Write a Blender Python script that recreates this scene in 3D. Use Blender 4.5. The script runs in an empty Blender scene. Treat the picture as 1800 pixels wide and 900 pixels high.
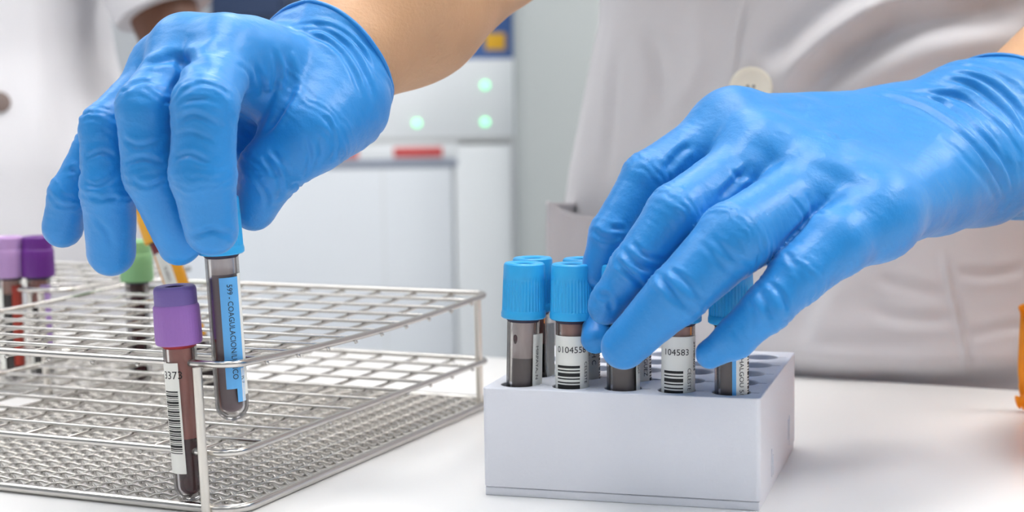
import bpy, bmesh, math, random
import numpy as np
from mathutils import Vector, Matrix, Euler
from mathutils.bvhtree import BVHTree

random.seed(7)
SC = bpy.context.scene
COL = SC.collection
PI = math.pi
TABLE_Z = 900.0            # bench height above the floor (mm); all modelling below is in mm, bench top = 0
MM = 0.001

# ------------------------------------------------------------------ camera numbers
F_PX, PITCH, ROLL, CAM_H = 2772.0, 0.0971, -0.0152, 152.9
_cp, _sp = math.cos(PITCH), math.sin(PITCH)
_cr, _sr = math.cos(ROLL), math.sin(ROLL)
C_FWD = np.array([0, _cp, -_sp]); _u = np.array([0, _sp, _cp]); _r = np.array([1.0, 0, 0])
C_R = _cr * _r + _sr * _u
C_U = -_sr * _r + _cr * _u
C_POS = np.array([0, 0, CAM_H])

def at(px, py, d):
    """point (mm) that lies d mm in front of the camera on the ray through photo pixel (px, py)"""
    return C_POS + d * (C_FWD + C_R * (px - 900) / F_PX - C_U * (py - 450) / F_PX)

def on_z(px, py, z):
    k = C_FWD + C_R * (px - 900) / F_PX - C_U * (py - 450) / F_PX
    return C_POS + k * ((z - CAM_H) / k[2])

def on_y(px, py, y):
    k = C_FWD + C_R * (px - 900) / F_PX - C_U * (py - 450) / F_PX
    return C_POS + k * (y / k[1])

def W(p):
    return Vector((p[0] * MM, p[1] * MM, (p[2] + TABLE_Z) * MM))

# ------------------------------------------------------------------ materials
def srgb(r, g, b):
    f = lambda c: (c / 12.92 if c <= 0.04045 else ((c + 0.055) / 1.055) ** 2.4)
    return (f(r / 255), f(g / 255), f(b / 255), 1)

MATS = {}
def mat(name, col, rough=0.5, metal=0.0, spec=0.5, bump=0.0, bscale=300.0, var=0.0, vscale=20.0,
        sss=0.0, trans=0.0, sheen=0.0, coat=0.0, aniso=None, emit=None, estr=0.0):
    m = bpy.data.materials.new(name); m.use_nodes = True
    nt = m.node_tree; b = nt.nodes['Principled BSDF']
    b.inputs['Base Color'].default_value = col
    b.inputs['Roughness'].default_value = rough
    b.inputs['Metallic'].default_value = metal
    b.inputs['Specular IOR Level'].default_value = spec
    if sss:
        b.inputs['Subsurface Weight'].default_value = sss
        b.inputs['Subsurface Radius'].default_value = (0.004, 0.002, 0.001)
        b.inputs['Subsurface Scale'].default_value = 1.0
    if trans: b.inputs['Transmission Weight'].default_value = trans
    if sheen: b.inputs['Sheen Weight'].default_value = sheen
    if coat:
        b.inputs['Coat Weight'].default_value = coat; b.inputs['Coat Roughness'].default_value = 0.2
    if emit:
        b.inputs['Emission Color'].default_value = emit; b.inputs['Emission Strength'].default_value = estr
    tc = nt.nodes.new('ShaderNodeTexCoord')
    if var:
        n = nt.nodes.new('ShaderNodeTexNoise'); n.inputs['Scale'].default_value = vscale; n.inputs['Detail'].default_value = 4
        nt.links.new(tc.outputs['Object'], n.inputs['Vector'])
        mx = nt.nodes.new('ShaderNodeMix'); mx.data_type = 'RGBA'
        mx.inputs[6].default_value = tuple(c * (1 - var) for c in col[:3]) + (1,)
        mx.inputs[7].default_value = tuple(min(1, c * (1 + var)) for c in col[:3]) + (1,)
        nt.links.new(n.outputs['Fac'], mx.inputs[0]); nt.links.new(mx.outputs[2], b.inputs['Base Color'])
    if bump:
        n = nt.nodes.new('ShaderNodeTexNoise'); n.inputs['Scale'].default_value = bscale; n.inputs['Detail'].default_value = 3
        nt.links.new(tc.outputs['Object'], n.inputs['Vector'])
        bp = nt.nodes.new('ShaderNodeBump'); bp.inputs['Strength'].default_value = bump; bp.inputs['Distance'].default_value = 0.0006
        nt.links.new(n.outputs['Fac'], bp.inputs['Height']); nt.links.new(bp.outputs['Normal'], b.inputs['Normal'])
    MATS[name] = m
    return m

def mat_clear(name, tint=(0.93, 0.92, 0.92, 1), gloss=0.10, film=None, film_amt=0.0):
    """thin clear plastic: transparent with a fresnel reflection, optionally clouded by a residue film"""
    m = bpy.data.materials.new(name); m.use_nodes = True
    nt = m.node_tree; nt.nodes.clear()
    out = nt.nodes.new('ShaderNodeOutputMaterial')
    tr = nt.nodes.new('ShaderNodeBsdfTransparent'); tr.inputs['Color'].default_value = tint
    gl = nt.nodes.new('ShaderNodeBsdfGlossy'); gl.inputs['Roughness'].default_value = 0.12
    lw = nt.nodes.new('ShaderNodeFresnel'); lw.inputs['IOR'].default_value = 1.28
    mr = nt.nodes.new('ShaderNodeMapRange'); mr.inputs['To Min'].default_value = 0.0; mr.inputs['To Max'].default_value = 0.8
    nt.links.new(lw.outputs[0], mr.inputs['Value'])
    mx = nt.nodes.new('ShaderNodeMixShader')
    nt.links.new(mr.outputs['Result'], mx.inputs[0]); nt.links.new(gl.outputs[0], mx.inputs[2])
    src = tr.outputs[0]
    if film:
        df = nt.nodes.new('ShaderNodeBsdfDiffuse'); df.inputs['Color'].default_value = film
        tc = nt.nodes.new('ShaderNodeTexCoord')
        mp = nt.nodes.new('ShaderNodeMapping'); mp.inputs['Scale'].default_value = (260, 260, 70)
        nz = nt.nodes.new('ShaderNodeTexNoise'); nz.inputs['Scale'].default_value = 1.0; nz.inputs['Detail'].default_value = 3
        nt.links.new(tc.outputs['Object'], mp.inputs['Vector']); nt.links.new(mp.outputs['Vector'], nz.inputs['Vector'])
        m2 = nt.nodes.new('ShaderNodeMapRange'); m2.inputs['From Min'].default_value = 0.25; m2.inputs['From Max'].default_value = 0.75
        m2.inputs['To Min'].default_value = film_amt * 0.8; m2.inputs['To Max'].default_value = min(1, film_amt * 1.2)
        nt.links.new(nz.outputs['Fac'], m2.inputs['Value'])
        mf = nt.nodes.new('ShaderNodeMixShader')
        nt.links.new(m2.outputs['Result'], mf.inputs[0]); nt.links.new(tr.outputs[0], mf.inputs[1]); nt.links.new(df.outputs[0], mf.inputs[2])
        src = mf.outputs[0]
    nt.links.new(src, mx.inputs[1]); nt.links.new(mx.outputs[0], out.inputs['Surface'])
    MATS[name] = m
    return m

def mat_translucent(name, col, amt=0.6):
    m = bpy.data.materials.new(name); m.use_nodes = True
    nt = m.node_tree; nt.nodes.clear()
    out = nt.nodes.new('ShaderNodeOutputMaterial')
    pr = nt.nodes.new('ShaderNodeBsdfPrincipled'); pr.inputs['Base Color'].default_value = col; pr.inputs['Roughness'].default_value = 0.3
    tl = nt.nodes.new('ShaderNodeBsdfTranslucent'); tl.inputs['Color'].default_value = col
    mx = nt.nodes.new('ShaderNodeMixShader'); mx.inputs[0].default_value = amt
    nt.links.new(pr.outputs[0], mx.inputs[1]); nt.links.new(tl.outputs[0], mx.inputs[2]); nt.links.new(mx.outputs[0], out.inputs['Surface'])
    MATS[name] = m
    return m

mat('glove_blue', (0.010, 0.230, 0.620, 1), 0.42, spec=0.45, bump=0.22, bscale=900, var=0.12, vscale=30, sheen=0.12)
mat('skin_light', srgb(205, 160, 122), 0.5, spec=0.4, bump=0.35, bscale=700, var=0.10, vscale=60, sss=0.12)
mat('skin_dark', srgb(104, 66, 48), 0.5, bump=0.2, bscale=500, var=0.1, vscale=40)
mat('coat_cloth', srgb(209, 208, 212), 0.85, spec=0.2, bump=0.35, bscale=1300, var=0.02, vscale=30, sheen=0.15)
mat('coat_cloth_far', srgb(224, 223, 227), 0.85, spec=0.2, var=0.02, vscale=10)
mat('button_cream', srgb(240, 236, 222), 0.25)
mat('button_brown', srgb(120, 104, 98), 0.4)
mat('trouser', srgb(210, 210, 214), 0.9)
mat('shoe', srgb(230, 230, 230), 0.6)
mat('steel', (0.61, 0.59, 0.56, 1), 0.25, metal=1.0)
mat('steel_weave', (0.52, 0.50, 0.47, 1), 0.27, metal=1.0)
mat('steel_rod', (0.80, 0.76, 0.70, 1), 0.42, metal=1.0)
mat('rack_white', srgb(230, 232, 240), 0.5, spec=0.4, bump=0.25, bscale=900)
mat('bench_white', srgb(236, 235, 234), 0.32, spec=0.4, var=0.015, vscale=8)
mat('bench_edge', srgb(200, 200, 200), 0.5)
mat('cap_blue', (0.030, 0.40, 0.80, 1), 0.38, spec=0.45, sss=0.05)
mat('cap_lilac', srgb(150, 105, 180), 0.5, bump=0.2, bscale=900, sss=0.05)
mat('cap_lilac_top', srgb(112, 92, 158), 0.5, bump=0.2, bscale=900)
mat('cap_pale_lilac', srgb(176, 140, 192), 0.5, sss=0.05)
mat('cap_purple', srgb(96, 30, 128), 0.45)
mat('cap_green', srgb(142, 196, 140), 0.5, sss=0.05)
mat('cap_yellow', srgb(238, 172, 30), 0.45, sss=0.05)
mat('stopper_dark', srgb(48, 44, 66), 0.7)
mat('stopper_red', srgb(150, 20, 32), 0.5)
mat('blood_grey', srgb(98, 91, 91), 0.35, spec=0.6, var=0.12, vscale=90)
mat('blood_plum', srgb(108, 94, 100), 0.35, spec=0.6, var=0.10, vscale=90)
mat('blood_dark', srgb(58, 10, 24), 0.25, spec=0.6, var=0.2, vscale=120)
mat('blood_black', srgb(36, 26, 30), 0.25, spec=0.6)
mat('blood_red', srgb(170, 60, 48), 0.3)
mat('serum_dark', srgb(44, 30, 34), 0.3)
mat('label_white', srgb(232, 232, 226), 0.55)
mat('label_blue', srgb(96, 172, 232), 0.5)
mat('label_yellow', srgb(226, 158, 30), 0.5)
mat('label_maroon', srgb(120, 22, 40), 0.5)
mat('label_lilac', srgb(170, 140, 200), 0.5)
mat('ink', srgb(22, 22, 24), 0.6)
mat('ink_grey', srgb(90, 90, 92), 0.6)
mat_clear('clear_plastic')
mat_clear('film_brown', film=srgb(208, 166, 154), film_amt=0.72)
mat_clear('film_rose', film=srgb(186, 132, 124), film_amt=0.85)
mat_clear('film_grey', film=srgb(240, 228, 225), film_amt=0.5)
mat('machine_white', srgb(234, 238, 241), 0.45)
mat('machine_panel', srgb(222, 227, 233), 0.5)
mat('machine_dark', srgb(150, 158, 176), 0.5)
mat('machine_gap', srgb(208, 210, 210), 0.5)
mat('machine_red', srgb(205, 84, 84), 0.5)
mat('pillar_grey', srgb(176, 182, 182), 0.6)
mat('box_blue', srgb(62, 96, 152), 0.5)
mat('box_yellow', srgb(214, 164, 30), 0.5)
mat('navy', srgb(36, 54, 86), 0.6)
mat('wall_paint', srgb(200, 203, 206), 0.8)
mat('floor_vinyl', srgb(140, 144, 150), 0.5, var=0.06, vscale=4)
mat('ceiling_paint', srgb(236, 236, 236), 0.9)
mat('led_green', srgb(120, 240, 170), 0.4, emit=(0.25, 1.0, 0.48, 1), estr=1.5)
mat('lamp', (1, 1, 1, 1), 0.5, emit=(1.0, 0.985, 0.96, 1), estr=11.0)
mat('lamp_dim', (1, 1, 1, 1), 0.5, emit=(0.94, 0.97, 1.0, 1), estr=3.0)
mat('lamp_bright', (1, 1, 1, 1), 0.5, emit=(1.0, 0.98, 0.95, 1), estr=17.0)
mat('lamp_left', (1, 1, 1, 1), 0.5, emit=(0.97, 0.985, 1.0, 1), estr=8.0)
mat('lamp_frame', srgb(230, 230, 230), 0.5)
mat_translucent('amber_plastic', srgb(250, 190, 66), 0.62)

# ------------------------------------------------------------------ object helpers
def mesh_obj(name, verts, faces, material, parent=None, smooth=True, mm=True, mats=None, fmat=None):
    me = bpy.data.meshes.new(name)
    v = np.asarray(verts, dtype=np.float64)
    if mm: v = v * MM
    if isinstance(faces, np.ndarray):
        nf, k = faces.shape
        me.vertices.add(len(v)); me.vertices.foreach_set('co', v.ravel())
        me.loops.add(nf * k); me.loops.foreach_set('vertex_index', faces.astype(np.int32).ravel())
        me.polygons.add(nf)
        me.polygons.foreach_set('loop_start', np.arange(0, nf * k, k, dtype=np.int32))
        me.update(calc_edges=True)
    else:
        me.from_pydata([tuple(x) for x in v], [], faces)
    if smooth:
        me.polygons.foreach_set('use_smooth', [True] * len(me.polygons))
    me.materials.append(MATS[material])
    me.validate()
    o = bpy.data.objects.new(name, me); COL.objects.link(o)
    if parent: o.parent = parent
    return o

def sharp(o, ang=40):
    me = o.data
    bm = bmesh.new(); bm.from_mesh(me)
    bmesh.ops.recalc_face_normals(bm, faces=bm.faces)
    for e in bm.edges:
        if len(e.link_faces) == 2 and e.calc_face_angle(0) > math.radians(ang): e.smooth = False
    bm.to_mesh(me); bm.free()
    return o

def thing(name, label, cat, loc=(0, 0, 0), rot=(0, 0, 0), group=None):
    o = bpy.data.objects.new(name, None); COL.objects.link(o)
    o.empty_display_size = 0.02
    o.location = W(loc); o.rotation_euler = rot
    o['label'] = label; o['category'] = cat
    if group: o['group'] = group
    return o

def tag(o, label, cat, group=None):
    o['label'] = label; o['category'] = cat
    if group: o['group'] = group
    return o

class MB:
    """collects plain shapes in mm"""
    def __init__(s): s.v = []; s.f = []
    def add(s, v, f):
        n = len(s.v); s.v += [tuple(p) for p in v]; s.f += [tuple(i + n for i in q) for q in f]
    def box(s, x0, x1, y0, y1, z0, z1, bev=0.0):
        bm = bmesh.new(); bmesh.ops.create_cube(bm, size=1)
        for v in bm.verts:
            v.co = ((x0 + x1) / 2 + v.co.x * (x1 - x0), (y0 + y1) / 2 + v.co.y * (y1 - y0), (z0 + z1) / 2 + v.co.z * (z1 - z0))
        if bev:
            bmesh.ops.bevel(bm, geom=list(bm.edges), offset=bev, segments=3, affect='EDGES', profile=0.5)
        bm.verts.index_update()
        s.add([v.co[:] for v in bm.verts], [[v.index for v in f.verts] for f in bm.faces]); bm.free()
    def tube(s, pts, r, n=8, closed=False, rfun=None):
        P = [np.array(p, float) for p in pts]; m = len(P)
        base = len(s.v); prev = None
        for i in range(m):
            if closed: t = P[(i + 1) % m] - P[i - 1]
            else: t = P[min(i + 1, m - 1)] - P[max(i - 1, 0)]
            t = t / (np.linalg.norm(t) + 1e-12)
            if prev is None:
                a = np.array([0, 0, 1.0]) if abs(t[2]) < 0.9 else np.array([1.0, 0, 0])
            else: a = prev
            u = a - t * (a @ t); u /= np.linalg.norm(u); w = np.cross(t, u); prev = u
            rr = rfun(i / (m - 1)) if rfun else r
            for k in range(n):
                g = 2 * PI * k / n
                s.v.append(tuple(P[i] + rr * (math.cos(g) * u + math.sin(g) * w)))
        for i in range(m if closed else m - 1):
            j = (i + 1) % m
            for k in range(n):
                l = (k + 1) % n
                s.f.append((base + i * n + k, base + i * n + l, base + j * n + l, base + j * n + k))
        if not closed:
            s.f.append(tuple(base + k for k in range(n))[::-1]); s.f.append(tuple(base + (m - 1) * n + k for k in range(n)))
    def lathe(s, prof, n=48, mod=None):
        """prof: list of (r, z); mod(angle, r, z) -> r"""
        base = len(s.v)
        for r, z in prof:
            for k in range(n):
                g = 2 * PI * k / n
                rr = mod(g, r, z) if mod else r
                s.v.append((rr * math.sin(g), -rr * math.cos(g), z))
        for i in range(len(prof) - 1):
            for k in range(n):
                l = (k + 1) % n
                s.f.append((base + i * n + k, base + i * n + l, base + (i + 1) * n + l, base + (i + 1) * n + k))
    def obj(s, name, material, parent=None, smooth=True, sh=40):
        o = mesh_obj(name, s.v, s.f, material, parent, smooth)
        return sharp(o, sh) if sh else o

# ------------------------------------------------------------------ value noise
def vnoise(p, seed=0):
    p = np.asarray(p, np.float64)
    i = np.floor(p).astype(np.int64); f = p - i; f = f * f * (3 - 2 * f)
    def h(ix, iy, iz):
        n = (ix * 374761393 + iy * 668265263 + iz * 2147483647 + seed * 1274126177) & 0xffffffff
        n = ((n ^ (n >> 13)) * 1274126177) & 0xffffffff
        n = (n ^ (n >> 16)) & 0xffff
        return n / 32767.5 - 1
    r = 0
    for dx in (0, 1):
        for dy in (0, 1):
            for dz in (0, 1):
                w = (f[:, 0] if dx else 1 - f[:, 0]) * (f[:, 1] if dy else 1 - f[:, 1]) * (f[:, 2] if dz else 1 - f[:, 2])
                r = r + w * h(i[:, 0] + dx, i[:, 1] + dy, i[:, 2] + dz)
    return r

def sstep(a, b, x):
    t = np.clip((x - a) / (b - a), 0, 1); return t * t * (3 - 2 * t)

# ------------------------------------------------------------------ implicit soft bodies
class Field:
    def __init__(s, lo, hi, vox):
        s.lo = np.array(lo, float); s.vox = vox
        s.n = np.ceil((np.array(hi) - s.lo) / vox).astype(int) + 1
        s.g = np.full(s.n, 1e3, np.float32)
    def blank(s): return np.full(s.n, 1e3, np.float32)
    def cone(s, g, a, b, ra, rb, k=3.0, flat=None):
        """smooth-union a round cone into grid g; flat=(axis, factor) squashes the section"""
        a = np.array(a, float); b = np.array(b, float)
        pad = max(ra, rb) * (flat[1] if flat and flat[1] > 1 else 1) + 3 * k + 12
        i0 = np.maximum(((np.minimum(a, b) - pad - s.lo) / s.vox).astype(int), 0)
        i1 = np.minimum(((np.maximum(a, b) + pad - s.lo) / s.vox).astype(int) + 2, s.n)
        if (i1 <= i0).any(): return
        ax = [s.lo[d] + s.vox * np.arange(i0[d], i1[d]) for d in range(3)]
        X, Y, Z = np.meshgrid(*ax, indexing='ij', sparse=True)
        d = b - a; L2 = d @ d + 1e-9
        t = np.clip(((X - a[0]) * d[0] + (Y - a[1]) * d[1] + (Z - a[2]) * d[2]) / L2, 0, 1)
        vx, vy, vz = X - a[0] - t * d[0], Y - a[1] - t * d[1], Z - a[2] - t * d[2]
        if flat:
            n = np.array(flat[0], float); n /= np.linalg.norm(n)
            h = vx * n[0] + vy * n[1] + vz * n[2]; q = 1 / flat[1] - 1
            vx, vy, vz = vx + q * h * n[0], vy + q * h * n[1], vz + q * h * n[2]
        ds = np.sqrt(vx * vx + vy * vy + vz * vz) - (ra + (rb - ra) * t)
        if flat and flat[1] < 1: ds = ds * max(flat[1], 0.5)
        sl = tuple(slice(i0[d], i1[d]) for d in range(3))
        g[sl] = smin(g[sl], ds.astype(np.float32), k)
    def mesh(s):
        return surface_nets(s.g, s.lo, s.vox)

def smin(a, b, k):
    h = np.maximum(k - np.abs(a - b), 0) / k
    return np.minimum(a, b) - h * h * k * 0.25

def surface_nets(g, lo, vox):
    s = g < 0
    nx, ny, nz = g.shape
    c = np.zeros((nx - 1, ny - 1, nz - 1), np.uint8)
    for dx in (0, 1):
        for dy in (0, 1):
            for dz in (0, 1):
                c += s[dx:nx - 1 + dx, dy:ny - 1 + dy, dz:nz - 1 + dz]
    act = (c > 0) & (c < 8)
    idx = np.argwhere(act)
    vid = np.full(act.shape, -1, np.int64); vid[act] = np.arange(len(idx))
    acc = np.zeros((len(idx), 3)); cnt = np.zeros(len(idx))
    corners = [(0, 0, 0), (1, 0, 0), (0, 1, 0), (1, 1, 0), (0, 0, 1), (1, 0, 1), (0, 1, 1), (1, 1, 1)]
    val = {q: g[idx[:, 0] + q[0], idx[:, 1] + q[1], idx[:, 2] + q[2]].astype(float) for q in corners}
    for q in corners:
        for d in range(3):
            if q[d]: continue
            r = list(q); r[d] = 1; r = tuple(r)
            a, b = val[q], val[r]; m = (a < 0) != (b < 0)
            t = np.where(m, a / np.where(a == b, 1, a - b), 0)
            for e in range(3):
                acc[:, e] += np.where(m, q[e] + (t if e == d else 0), 0)
            cnt += m
    v = lo + vox * (idx + acc / cnt[:, None])
    quads = []
    for d in range(3):
        e, f = (d + 1) % 3, (d + 2) % 3
        sl0 = [slice(None)] * 3; sl1 = [slice(None)] * 3
        sl0[d] = slice(0, -1); sl1[d] = slice(1, None)
        for q in (e, f):
            sl0[q] = slice(1, -1); sl1[q] = slice(1, -1)
        a = s[tuple(sl0)]; b = s[tuple(sl1)]
        ed = np.argwhere(a != b); fl = a[tuple(ed.T)]
        ed = ed.copy(); ed[:, e] += 1; ed[:, f] += 1
        def cell(oe, of):
            k = ed.copy(); k[:, e] += oe; k[:, f] += of
            return vid[tuple(k.T)]
        q4 = np.stack([cell(-1, -1), cell(0, -1), cell(0, 0), cell(-1, 0)], 1)
        q4[~fl] = q4[~fl][:, ::-1]
        quads.append(q4)
    F = np.concatenate(quads); F = F[(F >= 0).all(1)]
    return v, F

def vert_normals(v, F):
    n = np.cross(v[F[:, 2]] - v[F[:, 0]], v[F[:, 3]] - v[F[:, 1]])
    N = np.zeros_like(v)
    for k in range(4): np.add.at(N, F[:, k], n)
    return N / (np.linalg.norm(N, axis=1)[:, None] + 1e-12)

def relax(v, F, it=2, lam=0.5):
    e = np.concatenate([F[:, [0, 1]], F[:, [1, 2]], F[:, [2, 3]], F[:, [3, 0]]])
    for _ in range(it):
        acc = np.zeros_like(v); c = np.zeros(len(v))
        np.add.at(acc, e[:, 0], v[e[:, 1]]); np.add.at(c, e[:, 0], 1)
        np.add.at(acc, e[:, 1], v[e[:, 0]]); np.add.at(c, e[:, 1], 1)
        v = v + lam * (acc / np.maximum(c, 1)[:, None] - v)
    return v

def seg_dist(v, a, b):
    d = b - a; t = np.clip(((v - a) @ d) / (d @ d + 1e-9), 0, 1)
    return np.linalg.norm(v - a - t[:, None] * d, axis=1), t

def anchor(v, F, px_pts):
    """photo points -> points on the visible skin of the mesh"""
    bv = BVHTree.FromPolygons([tuple(p) for p in v], F.tolist())
    res = []
    for pts in px_pts:
        q = []
        for (x, y) in pts:
            d = C_FWD + C_R * (x - 900) / F_PX - C_U * (y - 450) / F_PX
            h = bv.ray_cast(Vector(C_POS), Vector(d / np.linalg.norm(d)))
            if h[0] is not None: q.append(np.array(h[0]))
        res.append(q)
    return res

def spline(P, n=6):
    if len(P) < 3: return P
    out = []
    for i in range(len(P) - 1):
        p0 = P[max(i - 1, 0)]; p1 = P[i]; p2 = P[i + 1]; p3 = P[min(i + 2, len(P) - 1)]
        for k in range(n):
            t = k / n
            out.append(0.5 * (2 * p1 + (p2 - p0) * t + (2 * p0 - 5 * p1 + 4 * p2 - p3) * t * t + (3 * p1 - p0 - 3 * p2 + p3) * t ** 3))
    out.append(P[-1]); return out

def press_creases(v, N, F, creases):
    """creases: (photo polyline, width mm, depth mm); negative depth makes a raised fold"""
    disp = np.zeros(len(v))
    pts = anchor(v, F, [c[0] for c in creases])
    for (poly, w, dep), P in zip(creases, pts):
        if len(P) < 2: continue
        P = spline(P)
        best = np.full(len(v), 1e9); tt = np.zeros(len(v))
        lo = np.min(P, 0) - 5 * w - 3; hi = np.max(P, 0) + 5 * w + 3
        m = np.where(((v > lo) & (v < hi)).all(1))[0]
        if not len(m): continue
        vm = v[m]; bd = np.full(len(m), 1e9); bt = np.zeros(len(m))
        for i in range(len(P) - 1):
            d, t = seg_dist(vm, P[i], P[i + 1]); u = d < bd
            bd[u] = d[u]; bt[u] = (i + t[u]) / (len(P) - 1)
        fade = np.minimum(1, 4.0 * np.minimum(bt, 1 - bt) + 0.15)
        disp[m] += 1.3 * fade * dep * (-np.exp(-(bd / w) ** 2) + 0.45 * np.exp(-((bd - 2.0 * w) / w) ** 2))
    return disp

# ------------------------------------------------------------------ gloved hands
def node(px, py, d, rpx):
    return (at(px, py, d), rpx * d / F_PX)

def chain_wrinkles(v, N, chains, seed):
    """fine rings across each finger, gathered round the knuckle joints"""
    disp = np.zeros(len(v))
    owner = np.full(len(v), 1e9); own = np.full(len(v), -1)
    for ci, ch in enumerate(chains):
        for (a, ra), (b, rb) in zip(ch[:-1], ch[1:]):
            d, t = seg_dist(v, a, b); d = d - (ra + (rb - ra) * t)
            u = d < owner; owner[u] = d[u]; own[u] = ci
    wob = vnoise(v * 0.16, seed) * 1.5 + vnoise(v * 0.45, seed + 1) * 0.5
    mod = 0.5 + 0.5 * vnoise(v * 0.22, seed + 5)
    for ci, ch in enumerate(chains):
        m = own == ci
        for j in ([2, 3] if len(ch) > 5 else range(1, len(ch) - 1)):
            a = ch[j - 1][0]; p = ch[j][0]; b = ch[j + 1][0]
            ax = (b - a) / np.linalg.norm(b - a)
            s = (v[m] - p) @ ax
            sig = 6.5 if j == 1 else 5.0
            env = np.exp(-(s / sig) ** 2)
            rel = v[m] - p - s[:, None] * ax
            q = np.concatenate([(s / 1.9 + 0.8 * wob[m])[:, None], rel * 0.11], 1)
            q = np.stack([q[:, 0], q[:, 1] + q[:, 2] * 0.7, q[:, 3] + q[:, 2] * 0.4], 1)
            w1 = vnoise(q, seed + 20 + ci); w1 = np.abs(w1) * 1.8 - 0.5
            q2 = q * np.array([1.9, 1.6, 1.6]); w2 = vnoise(q2, seed + 40 + ci)
            ph = s * 2 * PI / 3.4 + wob[m] * 2.6
            w = np.sin(ph) * 0.30 + w1 * 0.62 + w2 * 0.22
            disp[m] += (env + 0.12) * w * (0.18 + 0.50 * mod[m])
    return disp

def make_glove(chains, palm, cut_p, cut_n, creases, parent, seed, lo, hi, vox=0.8, kpalm=7.0):
    fl = Field(lo, hi, vox)
    pg = fl.blank()
    for (a, b) in palm: fl.cone(pg, a[0], b[0], a[1], b[1], 9.0)
    tot = None
    for ch in chains:
        g = fl.blank()
        for (a, ra), (b, rb) in zip(ch[:-1], ch[1:]): fl.cone(g, a, b, ra, rb, 2.5)
        u = smin(pg, g, kpalm)
        tot = u if tot is None else smin(tot, u, 0.9)
    fl.g = tot
    ax = [fl.lo[d] + vox * np.arange(fl.n[d]) for d in range(3)]
    X, Y, Z = np.meshgrid(*ax, indexing='ij', sparse=True)
    cn = cut_n / np.linalg.norm(cut_n)
    pl = (X - cut_p[0]) * cn[0] + (Y - cut_p[1]) * cn[1] + (Z - cut_p[2]) * cn[2]
    fl.g = np.maximum(fl.g, pl.astype(np.float32))
    v, F = fl.mesh()
    v = relax(v, F, 2)
    # open the cuff: drop the faces lying in the cut
    pd = (v - cut_p) @ cn
    keep = ~(pd[F] > -1.1).all(1)
    F = F[keep]
    used = np.unique(F); mp = np.full(len(v), -1); mp[used] = np.arange(len(used)); v = v[used]; F = mp[F]
    N = vert_normals(v, F)
    pd = (v - cut_p) @ cn
    d = chain_wrinkles(v, N, chains, seed)
    d += press_creases(v, N, F, creases)
    # slack film: broad soft unevenness plus fine drag lines near the cuff
    d += 0.28 * vnoise(v * 0.085, seed + 11) + 0.10 * vnoise(v * 0.3, seed + 12)
    cuffz = sstep(-30, -2, pd)
    rad = v - cut_p - pd[:, None] * cn
    d += cuffz * (0.55 * np.sin(pd * 0.9 + 2.0 * vnoise(v * 0.07, seed + 3) * 2) * (0.5 + 0.5 * vnoise(v * 0.09, seed + 8)))
    v = v + N * d[:, None]
    o = mesh_obj('glove', v, F, 'glove_blue', parent)
    # rolled hem of the cuff: follows the open edge
    e = np.sort(np.concatenate([F[:, [0, 1]], F[:, [1, 2]], F[:, [2, 3]], F[:, [3, 0]]]), axis=1)
    ue, ct = np.unique(e, axis=0, return_counts=True)
    bl = np.unique(ue[ct == 1])
    P = v[bl]; P = P[((P - cut_p) @ cn) > -6]
    c = P.mean(0); a = np.array([0, 0, 1.0]) - cn * cn[2]; a /= np.linalg.norm(a); b = np.cross(cn, a)
    ang = np.arctan2((P - c) @ b, (P - c) @ a); rr = np.hypot((P - c) @ b, (P - c) @ a)
    ring = []
    for k in range(72):
        g = -PI + 2 * PI * k / 72
        w = np.exp(-((np.angle(np.exp(1j * (ang - g)))) / 0.07) ** 2) + 1e-9
        r = (w * rr).sum() / w.sum()
        ring.append(c + r * (math.cos(g) * a + math.sin(g) * b) + cn * 0.6 * math.sin(g * 3))
    m = MB(); m.tube(ring, 1.0, 8, closed=True); m.obj('cuff_rim', 'glove_blue', o, sh=0)
    return o

z18 = lambda pts: [(x / 1.8, y / 1.8) for x, y in pts]
z15 = lambda pts: [(950 + x / 1.5, 80 + y / 1.5) for x, y in pts]

# hand on the left of the photo (reaching down into the wire rack)
R_index = [node(395, 92, 592, 56), node(360, 188, 560, 57), node(356, 305, 562, 57), node(372, 403, 571, 47)]
R_middle = [node(330, 92, 600, 52), node(257, 190, 573, 52), node(268, 305, 576, 52), node(316, 428, 588, 39)]
R_ring = [node(288, 122, 612, 44), node(184, 225, 590, 43), node(190, 335, 592, 48), node(195, 444, 602, 42)]
R_pinky = [node(258, 168, 626, 32), node(162, 258, 612, 32), node(122, 342, 612, 36), node(110, 400, 618, 36)]
R_thumb = [node(590, 180, 626, 82), node(545, 230, 608, 69), node(473, 300, 604, 55), node(447, 366, 611, 40)]
R_wrist = [node(560, 150, 632, 78), node(545, 122, 640, 72), node(532, 106, 652, 60), node(520, 100, 662, 50)]
R_cuffc = at(577, 112, 642)
R_elbow = at(1030, -300, 790)
R_ax = R_elbow - at(560, 128, 640); R_ax /= np.linalg.norm(R_ax)
R_palm = [(R_index[0], R_wrist[0]), (R_middle[0], R_wrist[1]), (R_ring[0], R_wrist[2]), (R_pinky[0], R_wrist[3]),
          (R_wrist[0], (R_cuffc + R_ax * 6, 25.6)), (R_wrist[2], (R_cuffc + R_ax * 6, 25.6)),
          (R_thumb[0], (R_cuffc + R_ax * 6, 25.0)),
          (node(410, 125, 602, 40), node(535, 200, 616, 58)), (R_thumb[0], R_thumb[1]),
          (R_index[0], R_middle[0]), (R_middle[0], R_ring[0]), (R_ring[0], R_pinky[0]), (node(400, 160, 622, 40), node(427, 262, 628, 34)), (node(440, 100, 606, 62), node(360, 105, 614, 52))]
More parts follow.
